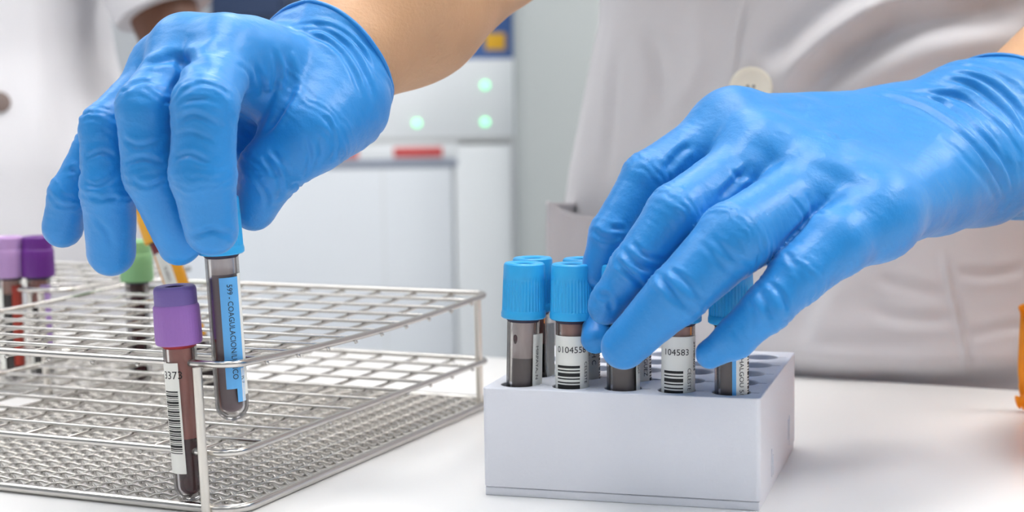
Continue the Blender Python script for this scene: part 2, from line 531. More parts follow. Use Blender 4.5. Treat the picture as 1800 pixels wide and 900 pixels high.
R_creases = [
    (z18([(440, 214), (510, 190), (570, 194), (650, 216)]), 2.2, 1.2),
    (z18([(575, 230), (556, 270), (545, 330)]), 1.4, 0.5),
    (z18([(380, 300), (430, 262), (500, 258)]), 1.3, 0.5),
    (z18([(905, 165), (918, 240), (895, 330), (850, 410)]), 1.8, 0.9),
    (z18([(860, 150), (875, 240), (850, 330)]), 1.4, 0.5),
    (z18([(940, 250), (905, 340), (835, 425)]), 1.4, 0.6),
    (z18([(800, 200), (832, 290), (805, 390)]), 1.4, 0.6),
    (z18([(745, 205), (790, 250), (812, 330)]), 1.2, 0.45),
    (z18([(572, 292), (640, 266), (722, 296)]), 1.0, 0.5),
    (z18([(566, 330), (640, 312), (715, 340)]), 0.9, 0.35),
    (z18([(560, 385), (620, 362), (695, 402)]), 1.1, 0.6),
    (z18([(552, 430), (610, 420), (680, 450)]), 0.9, 0.35),
    (z18([(552, 505), (600, 488), (664, 515)]), 1.0, 0.5),
    (z18([(600, 745), (675, 728), (748, 752)]), 1.3, 0.6),
    (z18([(862, 478), (915, 545), (935, 615)]), 1.0, 0.6),
    (z18([(838, 500), (882, 565), (884, 630)]), 1.0, 0.6),
    (z18([(800, 545), (840, 610), (845, 660)]), 1.0, 0.4),
    (z18([(1005, 425), (1016, 490), (1000, 530)]), 1.0, 0.35),
    (z18([(962, 430), (980, 500), (968, 560)]), 1.0, 0.4),
    (z18([(1050, 420), (1060, 470), (1050, 510)]), 0.9, 0.3),
    (z18([(905, 92), (1000, 92), (1090, 140), (1150, 220), (1180, 310)]), 1.4, 0.8),
    (z18([(960, 105), (1050, 140), (1110, 215), (1140, 300)]), 1.2, 0.5),
    (z18([(930, 82), (1040, 82), (1130, 140), (1180, 220)]), 1.0, 0.6),
    (z18([(390, 440), (440, 462), (515, 440)]), 1.0, 0.5),
    (z18([(395, 520), (450, 500), (520, 520)]), 1.0, 0.5),
    (z18([(420, 570), (470, 590), (530, 560)]), 1.0, 0.35),
    (z18([(270, 505), (320, 480), (370, 500)]), 1.0, 0.5),
    (z18([(265, 575), (310, 588), (372, 555)]), 1.0, 0.5),
    (z18([(280, 620), (330, 630), (385, 610)]), 1.0, 0.35),
    (z18([(300, 690), (340, 735), (350, 780)]), 1.2, 0.35),
    (z18([(205, 545), (232, 540), (256, 548)]), 1.0, 0.5),
    (z18([(165, 640), (205, 655), (250, 645)]), 1.0, 0.4),
    (z18([(700, 120), (640, 150), (590, 160)]), 2.5, -0.5),
]
# hand on the right of the photo (over the white rack)
L_index = [node(1290, 230, 630, 64), node(1137, 312, 613, 45), node(1074, 412, 609, 38), node(1050, 482, 610, 31)]
L_middle = [node(1340, 275, 612, 60), node(1190, 377, 583, 54), node(1115, 470, 582, 43), node(1066, 538, 588, 33)]
L_ring = [node(1440, 330, 602, 66), node(1290, 420, 568, 66), node(1190, 518, 565, 53), node(1096, 610, 577, 40)]
L_pinky = [node(1540, 380, 590, 66), node(1470, 428, 574, 60), node(1403, 484, 566, 50), node(1350, 540, 562, 43), node(1292, 594, 566, 36), node(1248, 622, 570, 26)]
L_thumb = [node(1440, 400, 655, 50), node(1240, 450, 648, 38), node(1092, 505, 640, 32), node(1056, 550, 614, 31), node(1047, 595, 604, 27)]
L_wrist = [node(1560, 240, 668, 80), node(1590, 260, 656, 86), node(1620, 295, 644, 86), node(1640, 322, 634, 82)]
L_cuffc = at(1782, 238, 684)
L_elbow = at(2150, -70, 850)
L_ax = L_elbow - at(1745, 245, 670); L_ax /= np.linalg.norm(L_ax)
L_end = (L_cuffc + L_ax * 8, 38.0)
L_palm = [(L_index[0], L_wrist[0]), (L_middle[0], L_wrist[1]), (L_ring[0], L_wrist[2]), (L_pinky[0], L_wrist[3]),
          (L_wrist[0], node(1700, 205, 676, 88)), (L_wrist[2], node(1720, 290, 660, 92)), (node(1700, 205, 676, 88), L_end), (node(1720, 290, 660, 92), L_end),
          (L_wrist[3], node(1720, 295, 660, 92)), (L_index[0], L_middle[0]), (L_middle[0], L_ring[0]), (L_ring[0], L_pinky[0]), (node(1400, 300, 612, 62), node(1500, 350, 604, 76))]
L_creases = [
    (z15([(885, 128), (1000, 160), (1105, 228), (1185, 315), (1232, 405)]), 1.9, 1.1),
    (z15([(925, 118), (1060, 152), (1150, 222), (1220, 300), (1246, 385)]), 1.5, 1.0),
    (z15([(985, 120), (1095, 135), (1190, 195), (1262, 290)]), 1.5, 1.0),
    (z15([(1085, 72), (1180, 95), (1245, 150), (1272, 192)]), 1.3, 1.1),
    (z15([(1075, 90), (1150, 115), (1230, 180), (1270, 240)]), 1.3, 1.0),
    (z15([(1110, 52), (1190, 66), (1255, 112)]), 1.2, 0.6),
    (z15([(1150, 200), (1215, 270), (1250, 340)]), 1.2, 0.5),
    (z15([(1060, 250), (1150, 330), (1215, 430)]), 1.6, 0.4),
    (z15([(395, 262), (365, 285), (330, 330)]), 1.5, 0.8),
    (z15([(548, 322), (520, 352), (470, 405)]), 1.5, 0.8),
    (z15([(500, 330), (525, 345), (560, 345)]), 1.1, 0.4),
    (z15([(730, 428), (700, 470), (640, 522)]), 1.5, 0.8),
    (z15([(705, 390), (714, 428), (745, 445)]), 1.1, 0.45),
    (z15([(660, 400), (690, 440), (700, 470)]), 1.0, 0.3),
    (z15([(150, 440), (185, 480), (225, 485)]), 1.1, 0.7),
    (z15([(140, 490), (175, 510), (215, 500)]), 1.0, 0.5),
    (z15([(215, 535), (255, 575), (305, 590)]), 1.2, 0.8),
    (z15([(198, 565), (240, 605), (270, 640)]), 1.1, 0.7),
    (z15([(240, 520), (280, 555), (330, 565)]), 1.0, 0.5),
    (z15([(315, 600), (345, 650), (400, 700)]), 1.3, 0.9),
    (z15([(335, 590), (385, 620), (425, 670)]), 1.0, 0.6),
    (z15([(455, 505), (505, 555), (555, 590)]), 1.1, 0.4),
    (z15([(425, 520), (475, 575), (520, 615)]), 1.0, 0.35),
    (z15([(575, 645), (600, 680), (612, 725)]), 1.2, 0.8),
    (z15([(600, 625), (640, 660), (650, 700)]), 1.0, 0.6),
    (z15([(548, 665), (565, 700), (570, 745)]), 1.0, 0.5),
    (z15([(478, 720), (510, 745), (530, 790)]), 1.0, 0.35),
    (z15([(620, 520), (660, 560), (690, 620)]), 1.1, 0.4),
    (z15([(770, 235), (785, 245), (800, 240)]), 2.4, 0.9),
    (z15([(640, 160), (700, 150), (740, 170)]), 5.0, -0.8),
    (z15([(130, 640), (170, 660), (190, 700)]), 1.2, 0.8),
    (z15([(700, 310), (800, 360), (880, 380)]), 3.0, 0.35),
    (z15([(560, 250), (600, 300), (640, 310)]), 3.0, 0.4),
]

# ------------------------------------------------------------------ torso numbers (shared by body and coat)
T_YAW = 0.45
T_E1 = np.array([math.cos(T_YAW), -math.sin(T_YAW), 0]); T_E2 = np.array([math.sin(T_YAW), math.cos(T_YAW), 0])
T_C = np.array([194.0, 962.0, 0])
TP = [(-460, 205, 135), (-250, 195, 130), (-60, 183, 121), (20, 178, 118), (110, 165, 113), (200, 142, 106), (300, 134, 100), (420, 176, 108), (500, 165, 92), (540, 90, 70)]
def torso_ab(z):
    zs = [t[0] for t in TP]
    return np.interp(z, zs, [t[1] for t in TP]), np.interp(z, zs, [t[2] for t in TP])
SH_R = T_C - T_E1 * 150 + np.array([0, 0, 470]); SH_L = T_C + T_E1 * 150 + np.array([0, 0, 470])

def body_mesh(name, arms, legs, lo, hi, vox, material, parent, center=None, torso=True, shrink=0.95, fingers=()):
    fl = Field(lo, hi, vox); g = fl.g
    for ch in arms:
        for (a, ra), (b, rb) in zip(ch[:-1], ch[1:]): fl.cone(g, a, b, ra, rb, 10)
    if torso:
        for (z0, a0, b0), (z1, a1, b1) in zip(TP[:-1], TP[1:]):
            for s in (-0.42, 0, 0.42):
                fl.cone(g, center + T_E1 * a0 * s * shrink + np.array([0, 0, z0]), center + T_E1 * a1 * s * shrink + np.array([0, 0, z1]), b0 * 0.72 * shrink, b1 * 0.72 * shrink, 25)
    for (a, b, ra, rb) in legs: fl.cone(g, a, b, ra, rb, 20)
    tot = fl.g
    for ch in fingers:
        g2 = fl.blank()
        for (a, ra), (b, rb) in zip(ch[:-1], ch[1:]): fl.cone(g2, a, b, ra, rb, 2)
        tot = smin(tot, g2, 4)
    fl.g = tot
    v, F = fl.mesh()
    v = relax(v, F, 2)
    return mesh_obj(name, v, F, material, parent)

def world_child(parent_loc_mm, arr):
    return np.asarray(arr) - np.asarray(parent_loc_mm)

# person at the bench
P1 = np.array([T_C[0], T_C[1], -TABLE_Z])
person = thing('person', 'person in white coat at the bench, both blue-gloved hands handling blood tubes', 'person', (0, 0, 0))
legs1 = []
for s in (-1, 1):
    hip = T_C + T_E1 * 85 * s + np.array([0, 0, -60]); kn = T_C + T_E1 * 90 * s - T_E2 * 12 + np.array([0, 0, -440]); an = T_C + T_E1 * 92 * s + np.array([0, 0, -840])
    legs1 += [(hip, kn, 78, 55), (kn, an, 52, 36)]
arm_r = [(SH_R, 52), (R_elbow, 41), (at(850, -140, 722), 40), (at(707, 2, 676), 35.5), (R_cuffc, 23.5), (at(520, 110, 640), 17)]
arm_l = [(SH_L, 52), (L_elbow, 42), (at(1960, 85, 760), 38), (L_cuffc, 31), (at(1640, 280, 655), 18)]
body = body_mesh('body', [arm_r, arm_l], legs1, (-180, 600, -870), (480, 1150, 560), 3.0, 'skin_light', person, T_C)
glove_r = make_glove([R_index, R_middle, R_ring, R_pinky, R_thumb], R_palm, R_cuffc + R_ax * 1, R_ax, R_creases, person, 3,
                     (-205, 520, 20), (-35, 720, 215))
glove_r['label'] = 'blue nitrile glove on the hand reaching into the wire rack'
glove_l = make_glove([L_index, L_middle, L_ring, L_pinky, L_thumb], L_palm, L_cuffc, L_ax, L_creases, person, 9,
                     (10, 520, 30), (285, 780, 200), kpalm=9.0)
glove_l['label'] = 'blue nitrile glove on the hand over the white tube rack'

# ------------------------------------------------------------------ white coat
def loft_coat(name, material, parent, center, e1, e2, zs, ab, nu, folds, creases=None):
    us = np.linspace(-PI, PI, nu, endpoint=False)
    Z, U = np.meshgrid(zs, us, indexing='ij')
    a, b = ab(Z)
    n = 2.3
    cu, su = np.cos(U), np.sin(U)
    X = a * np.sign(su) * np.abs(su) ** (2 / n); Y = -b * np.sign(cu) * np.abs(cu) ** (2 / n)
    P = center + X[..., None] * e1 + Y[..., None] * e2 + Z[..., None] * np.array([0, 0, 1.0])
    v = P.reshape(-1, 3)
    nz = len(zs)
    i, j = np.meshgrid(np.arange(nz - 1), np.arange(nu), indexing='ij')
    j2 = (j + 1) % nu
    F = np.stack([i * nu + j, i * nu + j2, (i + 1) * nu + j2, (i + 1) * nu + j], -1).reshape(-1, 4)
    N = vert_normals(v, F)
    d = folds(U.ravel(), Z.ravel(), v)
    if creases: d = d + press_creases(v, N, F, creases)
    v = v + N * d[:, None]
    return mesh_obj(name, v, F, material, parent), v, F

def folds1(U, Z, v):
    d = 3.0 * vnoise(np.stack([U * 3.0, Z * 0.010, U * 0], 1), 21) + 1.2 * vnoise(np.stack([U * 7.0, Z * 0.022, U * 0], 1), 22)
    # slack horizontal gathers just above the bench
    d += -15 * (1 - sstep(-3, 16, Z)) * (Z > -200) + 0.45 * vnoise(np.stack([U * 3.5, Z * 0.09, U * 0], 1), 23) * sstep(120, 40, Z)
    return d

zs1 = np.concatenate([np.linspace(-450, -60, 40), np.linspace(-56, 270, 150), np.linspace(276, 520, 45)])
coat_creases = [
    ([(1370, 148), (1430, 95), (1500, 40), (1570, -10)], 7.0, -7.0),
    ([(1420, 150), (1500, 90), (1600, 45), (1720, 20), (1800, 12)], 8.0, 6.0),
    ([(1312, 0), (1300, 60), (1288, 132)], 1.6, -1.2),
    ([(1318, 0), (1306, 60), (1294, 132)], 1.0, 0.9),
    ([(1658, 440), (1672, 520), (1690, 600), (1702, 672)], 1.5, -1.1),
    ([(1666, 440), (1680, 520), (1698, 600), (1710, 672)], 1.0, 0.8),
    ([(1535, 545), (1590, 560), (1680, 560)], 3.0, 1.0),
    ([(1540, 490), (1600, 505), (1660, 520)], 3.0, 0.8),
    ([(1680, 480), (1740, 482), (1800, 470)], 2.5, 1.0),
    ([(1700, 590), (1760, 575), (1800, 572)], 2.5, 0.8),
    ([(1420, 600), (1520, 610), (1640, 612)], 5.0, 0.8),
    ([(1130, 40), (1160, 120), (1150, 220)], 6.0, 1.5),
    ([(1220, 0), (1230, 100), (1200, 190)], 6.0, -1.2),
    ([(1080, 90), (1070, 200), (1060, 320)], 5.0, 1.0),
    ([(1460, 480), (1420, 540), (1400, 600)], 5.0, 1.2),
]
coat, coat_v, coat_F = loft_coat('coat', 'coat_cloth', person, T_C, T_E1, T_E2, zs1, torso_ab, 560, folds1, coat_creases)
coat_bv = BVHTree.FromPolygons([tuple(p) for p in coat_v], coat_F.tolist())
def on_coat(px, py):
    d = C_FWD + C_R * (px - 900) / F_PX - C_U * (py - 450) / F_PX
    h = coat_bv.ray_cast(Vector(C_POS), Vector(d / np.linalg.norm(d)))
    return None if h[0] is None else (np.array(h[0]), np.array(h[1]))

def coat_sleeve(sh, el, r0, r1, frac):
    m = MB(); P = [sh + (el - sh) * frac * t for t in np.linspace(0, 1, 14)]
    m.tube(P, 1, 40, rfun=lambda t: r0 + (r1 - r0) * t)
    return m.obj('sleeve', 'coat_cloth', coat)
coat_sleeve(SH_R + np.array([0, 0, 8]), R_elbow, 64, 56, 0.62); coat_sleeve(SH_L + np.array([0, 0, 8]), L_elbow, 64, 56, 0.62)

def coat_button(px, py, r, parent, material='button_cream'):
    p, n = on_coat(px, py)
    if n @ (C_POS - p) < 0: n = -n
    m = MB()
    m.lathe([(0.01, 1.6), (r * 0.62, 1.6), (r * 0.70, 1.9), (r * 0.9, 2.6), (r, 2.2), (r, 1.0), (r * 0.8, 0.2), (0.01, 0.0)], 40)
    o = m.obj('button', material, parent)
    q = Vector(n).to_track_quat('Z', 'Y')
    o.rotation_euler = q.to_euler(); o.location = W(p + n * 1.0) - person.location
    h = MB()
    for sx in (-1, 1):
        for sy in (-1, 1):
            h.lathe([(0.9, 0), (0.01, 0)], 12); k = len(h.v) - 24
            for i in range(k, len(h.v)):
                x, y, z = h.v[i]; h.v[i] = (x + 1.7 * sx, y + 1.7 * sy, 1.72)
    hh = h.obj('thread_hole', 'ink_grey', o)
    hh['label'] = 'dark thread holes'
    return o
coat_button(1322, 158, 12.5, coat)

# patch pocket gaping open at the coat's edge
def pocket():
    top = [(962, 356), (985, 371), (1010, 380), (1046, 387), (1080, 391), (1130, 395)]
    bot = [(968, 600), (985, 612), (1010, 620), (1046, 626), (1080, 630), (1130, 634)]
    ref = lambda x, y: (np.array(on_coat(x, y)[0]) - C_POS) @ C_FWD
    lift = [30, 26, 20, 15, 11, 6]
    dep_t = [ref(max(x, 1046), y) - l for (x, y), l in zip(top, lift)]
    dep_b = [ref(max(x, 1046), y) - l * 0.5 for (x, y), l in zip(bot, lift)]
    nu_, nv_ = 30, 34
    v = []
    for j in range(nv_):
        t = j / (nv_ - 1)
        for i in range(nu_):
            s = i / (nu_ - 1) * (len(top) - 1); k = min(int(s), len(top) - 2); w = s - k
            L = lambda a: a[k] + (a[k + 1] - a[k]) * w
            x0 = L([p[0] for p in top]); y0 = L([p[1] for p in top]); x1 = L([p[0] for p in bot]); y1 = L([p[1] for p in bot])
            d = L(dep_t) * (1 - t) + L(dep_b) * t - 3 * math.sin(PI * t)
            v.append(at(x0 + (x1 - x0) * t - 4 * math.sin(PI * t), y0 + (y1 - y0) * t, d + 0.9 * math.sin(t * 9 + s)))
    # the left edge turns back round to the coat
    ex = []
    for j in range(nv_):
        p = v[j * nu_]; c = at(*[(1030, 0)[0], 356 + (600 - 356) * j / (nv_ - 1)], dep_t[0] + 62)
        for q in (1, 2, 3):
            ex.append(p + (c - p) * (q / 3.0) + np.array([-5 * math.sin(PI * q / 3), 0, 0]))
    f = [(j * nu_ + i, j * nu_ + i + 1, (j + 1) * nu_ + i + 1, (j + 1) * nu_ + i) for j in range(nv_ - 1) for i in range(nu_ - 1)]
    n0 = len(v); v += ex
    for j in range(nv_ - 1):
        a = [j * nu_] + [n0 + j * 3 + q for q in range(3)]; b = [(j + 1) * nu_] + [n0 + (j + 1) * 3 + q for q in range(3)]
        for q in range(3): f.append((a[q + 1], a[q], b[q], b[q + 1]))
    o = mesh_obj('pocket', v, f, 'coat_cloth', coat)
    md = o.modifiers.new('thick', 'SOLIDIFY'); md.thickness = 0.0016; md.offset = 0
    h = MB(); h.tube([v[i] for i in range(nu_)], 1.3, 8); h.obj('pocket_hem', 'coat_cloth', o, sh=0)
pocket()
for ob in (body, glove_r, glove_l, coat): pass

# ------------------------------------------------------------------ shoes (behind the bench)
for s in (-1, 1):
    m = MB(); c = T_C + T_E1 * 92 * s
    m.tube([c + T_E2 * 40 + np.array([0, 0, -872]), c + np.array([0, 0, -868]), c - T_E2 * 70 + np.array([0, 0, -874]), c - T_E2 * 165 + np.array([0, 0, -884])], 1, 16,
           rfun=lambda t: 27 - 11 * t)
    m.obj('shoe', 'shoe', person, sh=0)

def rebase(e, p):
    d = W(p) - e.location
    e.location = W(p)
    for c in e.children: c.location = c.location - d
rebase(person, P1)

# ------------------------------------------------------------------ lettering
_txt = {}
def text_geo(s, size, stretch=1.0):
    key = (s,)
    if key not in _txt:
        cu = bpy.data.curves.new('tmp_text', 'FONT'); cu.body = s; cu.size = 1.0; cu.resolution_u = 3
        ob = bpy.data.objects.new('tmp_text', cu); COL.objects.link(ob)
        dg = bpy.context.evaluated_depsgraph_get()
        me = bpy.data.meshes.new_from_object(ob.evaluated_get(dg))
        _txt[key] = ([v.co[:2] for v in me.vertices], [tuple(p.vertices) for p in me.polygons])
        bpy.data.objects.remove(ob); bpy.data.curves.remove(cu); bpy.data.meshes.remove(me)
    V, Fc = _txt[key]
    return [(x * size * stretch, y * size) for x, y in V], Fc

def wrap(R, u, z, off):
    g = u / R
    return ((R + off) * math.sin(g), -(R + off) * math.cos(g), z)

def add_text(m, R, s, size, u0, z0, vertical=False, off=0.22, stretch=1.0):
    V, Fc = text_geo(s, size, stretch)
    if vertical: m.add([wrap(R, u0 + y, z0 - x, off) for x, y in V], Fc)
    else: m.add([wrap(R, u0 + x, z0 + y, off) for x, y in V], Fc)

def add_patch(m, R, u0, u1, z0, z1, off=0.12, n=None, curl=0.0):
    """a strip of paper on the tube, with its own thickness; curl lifts the right edge off the tube"""
    n = n or max(2, int((u1 - u0) / 0.8) + 1)
    us = [u0 + (u1 - u0) * i / n for i in range(n + 1)]
    def pt(i, z, o):
        k = i / n
        e = curl * max(0, (k - 0.6) / 0.4) ** 2
        return wrap(R, us[i], z, o + e)
    base = len(m.v)
    for o in (off, off - 0.1):
        for z in (z0, z1):
            for i in range(n + 1): m.v.append(pt(i, z, o))
    q = n + 1
    for i in range(n):
        m.f.append((base + i, base + i + 1, base + q + i + 1, base + q + i))
        m.f.append((base + 2 * q + i + 1, base + 2 * q + i, base + 3 * q + i, base + 3 * q + i + 1))
        m.f.append((base + i + 1, base + i, base + 2 * q + i, base + 2 * q + i + 1))
        m.f.append((base + q + i, base + q + i + 1, base + 3 * q + i + 1, base + 3 * q + i))
    for e in (0, n):
        m.f.append((base + e, base + q + e, base + 3 * q + e, base + 2 * q + e))

BARS = [0.5, .35, .25, .35, .7, .3, .25, .5, .25, .3, .9, .3, .45, .3, .25, .6, .3, .35, .7, .3, .25, .3, .5, .5, .25, .35, .8, .3, .35, .3, .25, .6, .5, .3, .25, .4, .7, .3, .35, .3]
def add_barcode(m, R, u0, u1, ztop, zbot, scale=1.0, off=0.2):
    z = ztop; i = 0
    while True:
        w = BARS[i % len(BARS)] * scale; g = BARS[(i + 1) % len(BARS)] * scale
        if z - w < zbot: break
        add_patch(m, R, u0, u1, z - w, z, off=off); z -= w + g; i += 2

# ------------------------------------------------------------------ blood tubes
TR, TRI = 6.35, 5.45     # outer and inner radius of a tube
def hemi(r, zc, n=8):
    return [(max(0.01, r * math.sin(PI / 2 * i / n)), zc - r * math.cos(PI / 2 * i / n)) for i in range(n + 1)]

CAP_N = 96
def cap_mesh(kind):
    m = MB()
    if kind == 'ribbed':
        rib = lambda g, r, z: r - (0.28 * (0.5 + 0.5 * math.cos(g * 40)) if 3.2 < z < 15.8 and r > 7.5 else 0)
        prof = [(6.6, 0.0), (8.2, 0.0), (8.75, 0.5), (8.8, 2.0), (8.55, 2.9), (8.5, 3.1), (8.5, 3.3)] + [(8.48 - 0.02 * i, 3.4 + i * 1.0) for i in range(13)] + \
               [(8.2, 16.2), (8.15, 17.0), (8.1, 20.3), (7.9, 21.2), (7.4, 21.7), (6.8, 21.8), (4.4, 21.6), (3.8, 21.2), (3.6, 20.0), (3.5, 15.0), (0.01, 15.0)]
        m.lathe(prof, 160, rib)
    else:
        fine = lambda g, r, z: r - (0.10 * (0.5 + 0.5 * math.cos(g * 48)) if 2.0 < z < 14.0 and r > 7.8 else 0)
        prof = [(6.7, 0.0), (8.3, 0.0), (8.75, 0.6), (8.9, 2.2), (8.85, 6.0), (8.75, 10.0), (8.65, 14.2), (8.3, 15.0), (8.05, 15.2), (8.0, 20.4), (7.8, 21.4), (7.2, 22.0),
                (6.4, 22.2), (4.6, 22.0), (4.1, 21.6), (3.9, 20.6), (3.7, 15.0), (0.01, 15.0)]
        m.lathe(prof, 160, fine)
    return m

def make_tube(label, loc, tilt=(0, 0, 0), cap='cap_blue', kind='ribbed', level=45, blood='blood_grey', film=None, film_top=58, group=None,
              labels=(), stopper='stopper_dark', cap_top=None, lined=False, length=75.0, cap_z=61.0, dz=0.0, splash=False, name='blood_tube', bottom_gap=0.0):
    t = thing(name, label, 'tube', loc, tilt, group)
    level += dz; film_top += dz; length += dz; cap_z += dz
    m = MB(); zc = TR
    m.lathe(hemi(TR, zc) + [(TR, 20), (TR, 40), (TR, length), (TRI, length), (TRI, 40)] + [(TRI, 20)] + hemi(TRI, zc + 0.3)[::-1], 48)
    m.obj('glass_tube', 'clear_plastic', t)
    m = MB(); r = TRI - 0.06
    m.lathe(hemi(r, zc + 0.35 + bottom_gap) + [(r, level * 0.5), (r, level - 0.5), (r - 0.5, level), (0.01, level)], 40)
    m.obj('blood', blood, t)
    if film:
        m = MB(); rf = TRI - 0.03
        m.lathe([(rf, level - 1.0), (rf, (level + film_top) / 2), (rf, film_top)], 40)
        m.obj('residue_film', film, t, sh=0)
    if splash:
        m = MB(); R_ = TRI - 0.01; cu_, cz_ = -3.3, level + 7.0
        m.v = [wrap(R_, cu_, cz_, 0)] + [wrap(R_, cu_ + 0.95 * math.cos(2 * PI * k / 18), cz_ + (2.3 if math.sin(2 * PI * k / 18) < 0 else 1.4) * math.sin(2 * PI * k / 18), 0) for k in range(18)]
        m.f = [(0, 1 + k, 1 + (k + 1) % 18) for k in range(18)]
        o = m.obj('blood_spot', 'blood_dark', t); o['label'] = 'dried blood spot inside the glass'
    m = cap_mesh(kind)
    for i in range(len(m.v)):
        x, y, z = m.v[i]; m.v[i] = (x, y, z + cap_z)
    c = m.obj('cap', cap, t, sh=30)
    if cap_top:
        m = MB(); m.lathe([(8.06, cap_z + 15.1), (8.08, cap_z + 15.3), (8.04, cap_z + 20.4), (7.84, cap_z + 21.4), (7.24, cap_z + 22.03), (6.4, cap_z + 22.25), (4.6, cap_z + 22.05), (4.1, cap_z + 21.65)], 64)
        o = m.obj('cap_collar', cap_top, c)
    m = MB(); m.lathe([(0.01, cap_z - 1.4), (6.0, cap_z - 1.4), (6.9, cap_z - 0.4), (6.9, cap_z + 1), (6.0, cap_z + 1.2), (3.4, cap_z + 15.05), (3.4, cap_z + 15.6), (0.01, cap_z + 15.4)], 32)
    m.obj('stopper', stopper, t)
    if lined:
        m = MB(); m.lathe([(0.01, cap_z + 16), (3.55, cap_z + 16), (3.78, cap_z + 20.4), (3.98, cap_z + 21.5)], 40)
        m.obj('cap_well', 'stopper_dark', c)
    for L in labels:
        u0, u1, za, zb = L['box']
        m = MB(); add_patch(m, TR, u0, u1, za + dz, zb + dz, curl=L.get('curl', 0))
        lo_ = m.obj('label', L.get('mat', 'label_white'), t, sh=30)
        m = MB()
        for a in L.get('text', ()): add_text(m, TR, a[0], a[1], a[2], a[3] + dz, vertical=a[4], stretch=(a[5] if len(a) > 5 else 1.0))
        if m.v: m.obj('lettering', L.get('ink', 'ink'), lo_, smooth=False, sh=0)
        m = MB()
        for b in L.get('bars', ()): add_barcode(m, TR, b[0], b[1], b[2] + dz, b[3] + dz, *b[4:])
        if m.v: m.obj('barcode', 'ink', lo_, smooth=False, sh=0)
    return t

# ------------------------------------------------------------------ bench, worktop
bench = thing('lab_bench', 'white laboratory bench top carrying the wire rack and the white tube rack', 'bench', (0, 0, -TABLE_Z))
def bench_parts():
    e1 = T_E1; e2 = T_E2
    far = np.array([184.0, 848.0, 0])
    o = far - e1 * 1300 - e2 * 1050
    m = MB(); m.box(0, 2300, 0, 1050, -32, 0, 2.0)
    top = m.obj('worktop', 'bench_white', bench)
    top.location = W(o) - bench.location; top.rotation_euler = (0, 0, -T_YAW)
    for x in (40, 2200):
        for y in (40, 950):
            m = MB(); m.box(x, x + 60, y, y + 60, -TABLE_Z, -32.5, 2)
            l = m.obj('leg', 'bench_edge', bench); l.location = W(o) - bench.location; l.rotation_euler = (0, 0, -T_YAW)
bench_parts()

# ------------------------------------------------------------------ white plastic rack with a 5 x 5 grid of keyhole wells
WR_O = np.array([-11.8, 606.0, 0]); WR_A = 0.2922; WR_W, WR_D, WR_H = 107.0, 109.5, 42.6
WE1 = np.array([math.cos(WR_A), -math.sin(WR_A), 0]); WE2 = np.array([math.sin(WR_A), math.cos(WR_A), 0])
wrack = thing('tube_rack', 'white plastic block rack with round wells holding the light blue capped tubes', 'rack', WR_O, (0, 0, -WR_A))
PITCH_X, PITCH_Y, MX, MY = 20.9, 21.0, 11.4, 10.6
def well(i, j): return (MX + PITCH_X * i, MY + PITCH_Y * j)
def build_white_rack():
    cu = bpy.data.curves.new('tmp', 'CURVE'); cu.dimensions = '2D'; cu.fill_mode = 'BOTH'
    def poly(pts):
        sp = cu.splines.new('POLY'); sp.points.add(len(pts) - 1)
        for p, (x, y) in zip(sp.points, pts): p.co = (x * MM, y * MM, 0, 1)
        sp.use_cyclic_u = True
    rc = 1.5; out = []
    for cx, cy, a0 in ((WR_W - rc, rc, -90), (WR_W - rc, WR_D - rc, 0), (rc, WR_D - rc, 90), (rc, rc, 180)):
        for k in range(7):
            g = math.radians(a0 + 15 * k); out.append((cx + rc * math.cos(g), cy + rc * math.sin(g)))
    poly(out)
    R, hw = 7.6, 1.25
    for i in range(5):
        for j in range(5):
            cx, cy = well(i, j); g0 = math.asin(hw / R); pts = []
            for k in range(45):
                g = g0 + (2 * PI - 2 * g0) * k / 44; pts.append((cx + R * math.cos(g), cy + R * math.sin(g)))
            xe = R + 2.3
            for k in range(7):
                g = -PI / 2 + PI * k / 6; pts.append((cx + xe + hw * 0.9 * math.cos(g), cy + hw * 0.9 * math.sin(g)))
            poly(pts)
    zb = 3.5
    cu.extrude = (WR_H - zb) / 2 * MM - 0.0005; cu.bevel_depth = 0.0005; cu.bevel_resolution = 2
    ob = bpy.data.objects.new('tmp', cu); COL.objects.link(ob)
    me = bpy.data.meshes.new_from_object(ob.evaluated_get(bpy.context.evaluated_depsgraph_get()))
    me.transform(Matrix.Translation((0, 0, (WR_H + zb) / 2 * MM)))
    bpy.data.objects.remove(ob); bpy.data.curves.remove(cu)
    me.materials.clear(); me.materials.append(MATS['rack_white'])
    o = bpy.data.objects.new('rack_body', me); COL.objects.link(o); o.parent = wrack
    bm = bmesh.new(); bm.from_mesh(me); bmesh.ops.remove_doubles(bm, verts=bm.verts, dist=1e-6); bm.to_mesh(me); bm.free()
    me.polygons.foreach_set('use_smooth', [False] * len(me.polygons))
    m = MB(); m.box(0.0, WR_W, 0.0, WR_D, 0, 3.3, 0.4)
    m.obj('rack_base', 'rack_white', wrack)
    for (y0, z0, z1) in ((30, 5.9, 17), (34, 5.9, 14), (84, 9, 18), (88, 5.9, 19)):
        m = MB(); m.box(WR_W + 0.2, WR_W + 0.9, y0, y0 + 0.7, z0, z1); m.obj('side_rib', 'rack_white', wrack)
build_white_rack()
def in_well(i, j, dx=0, dy=0, z=3.6):
    x, y = well(i, j)
    return WR_O + WE1 * (x + dx) + WE2 * (y + dy) + np.array([0, 0, z])
GB = 'light blue capped tubes in the white rack'
LB = 'light blue capped tube '
make_tube(LB + 'nearest the left front corner of the white rack, grey blood', in_well(0, 0), (0, 0.03, 0), level=46.5, film='film_grey', film_top=61, dz=4.3, group=GB, splash=True,
          labels=[dict(box=(4.1, 9.6, 8, 55), curl=1.2, text=[('MIRPAYA, N', 2.5, 5.6, 50.5, True)])])
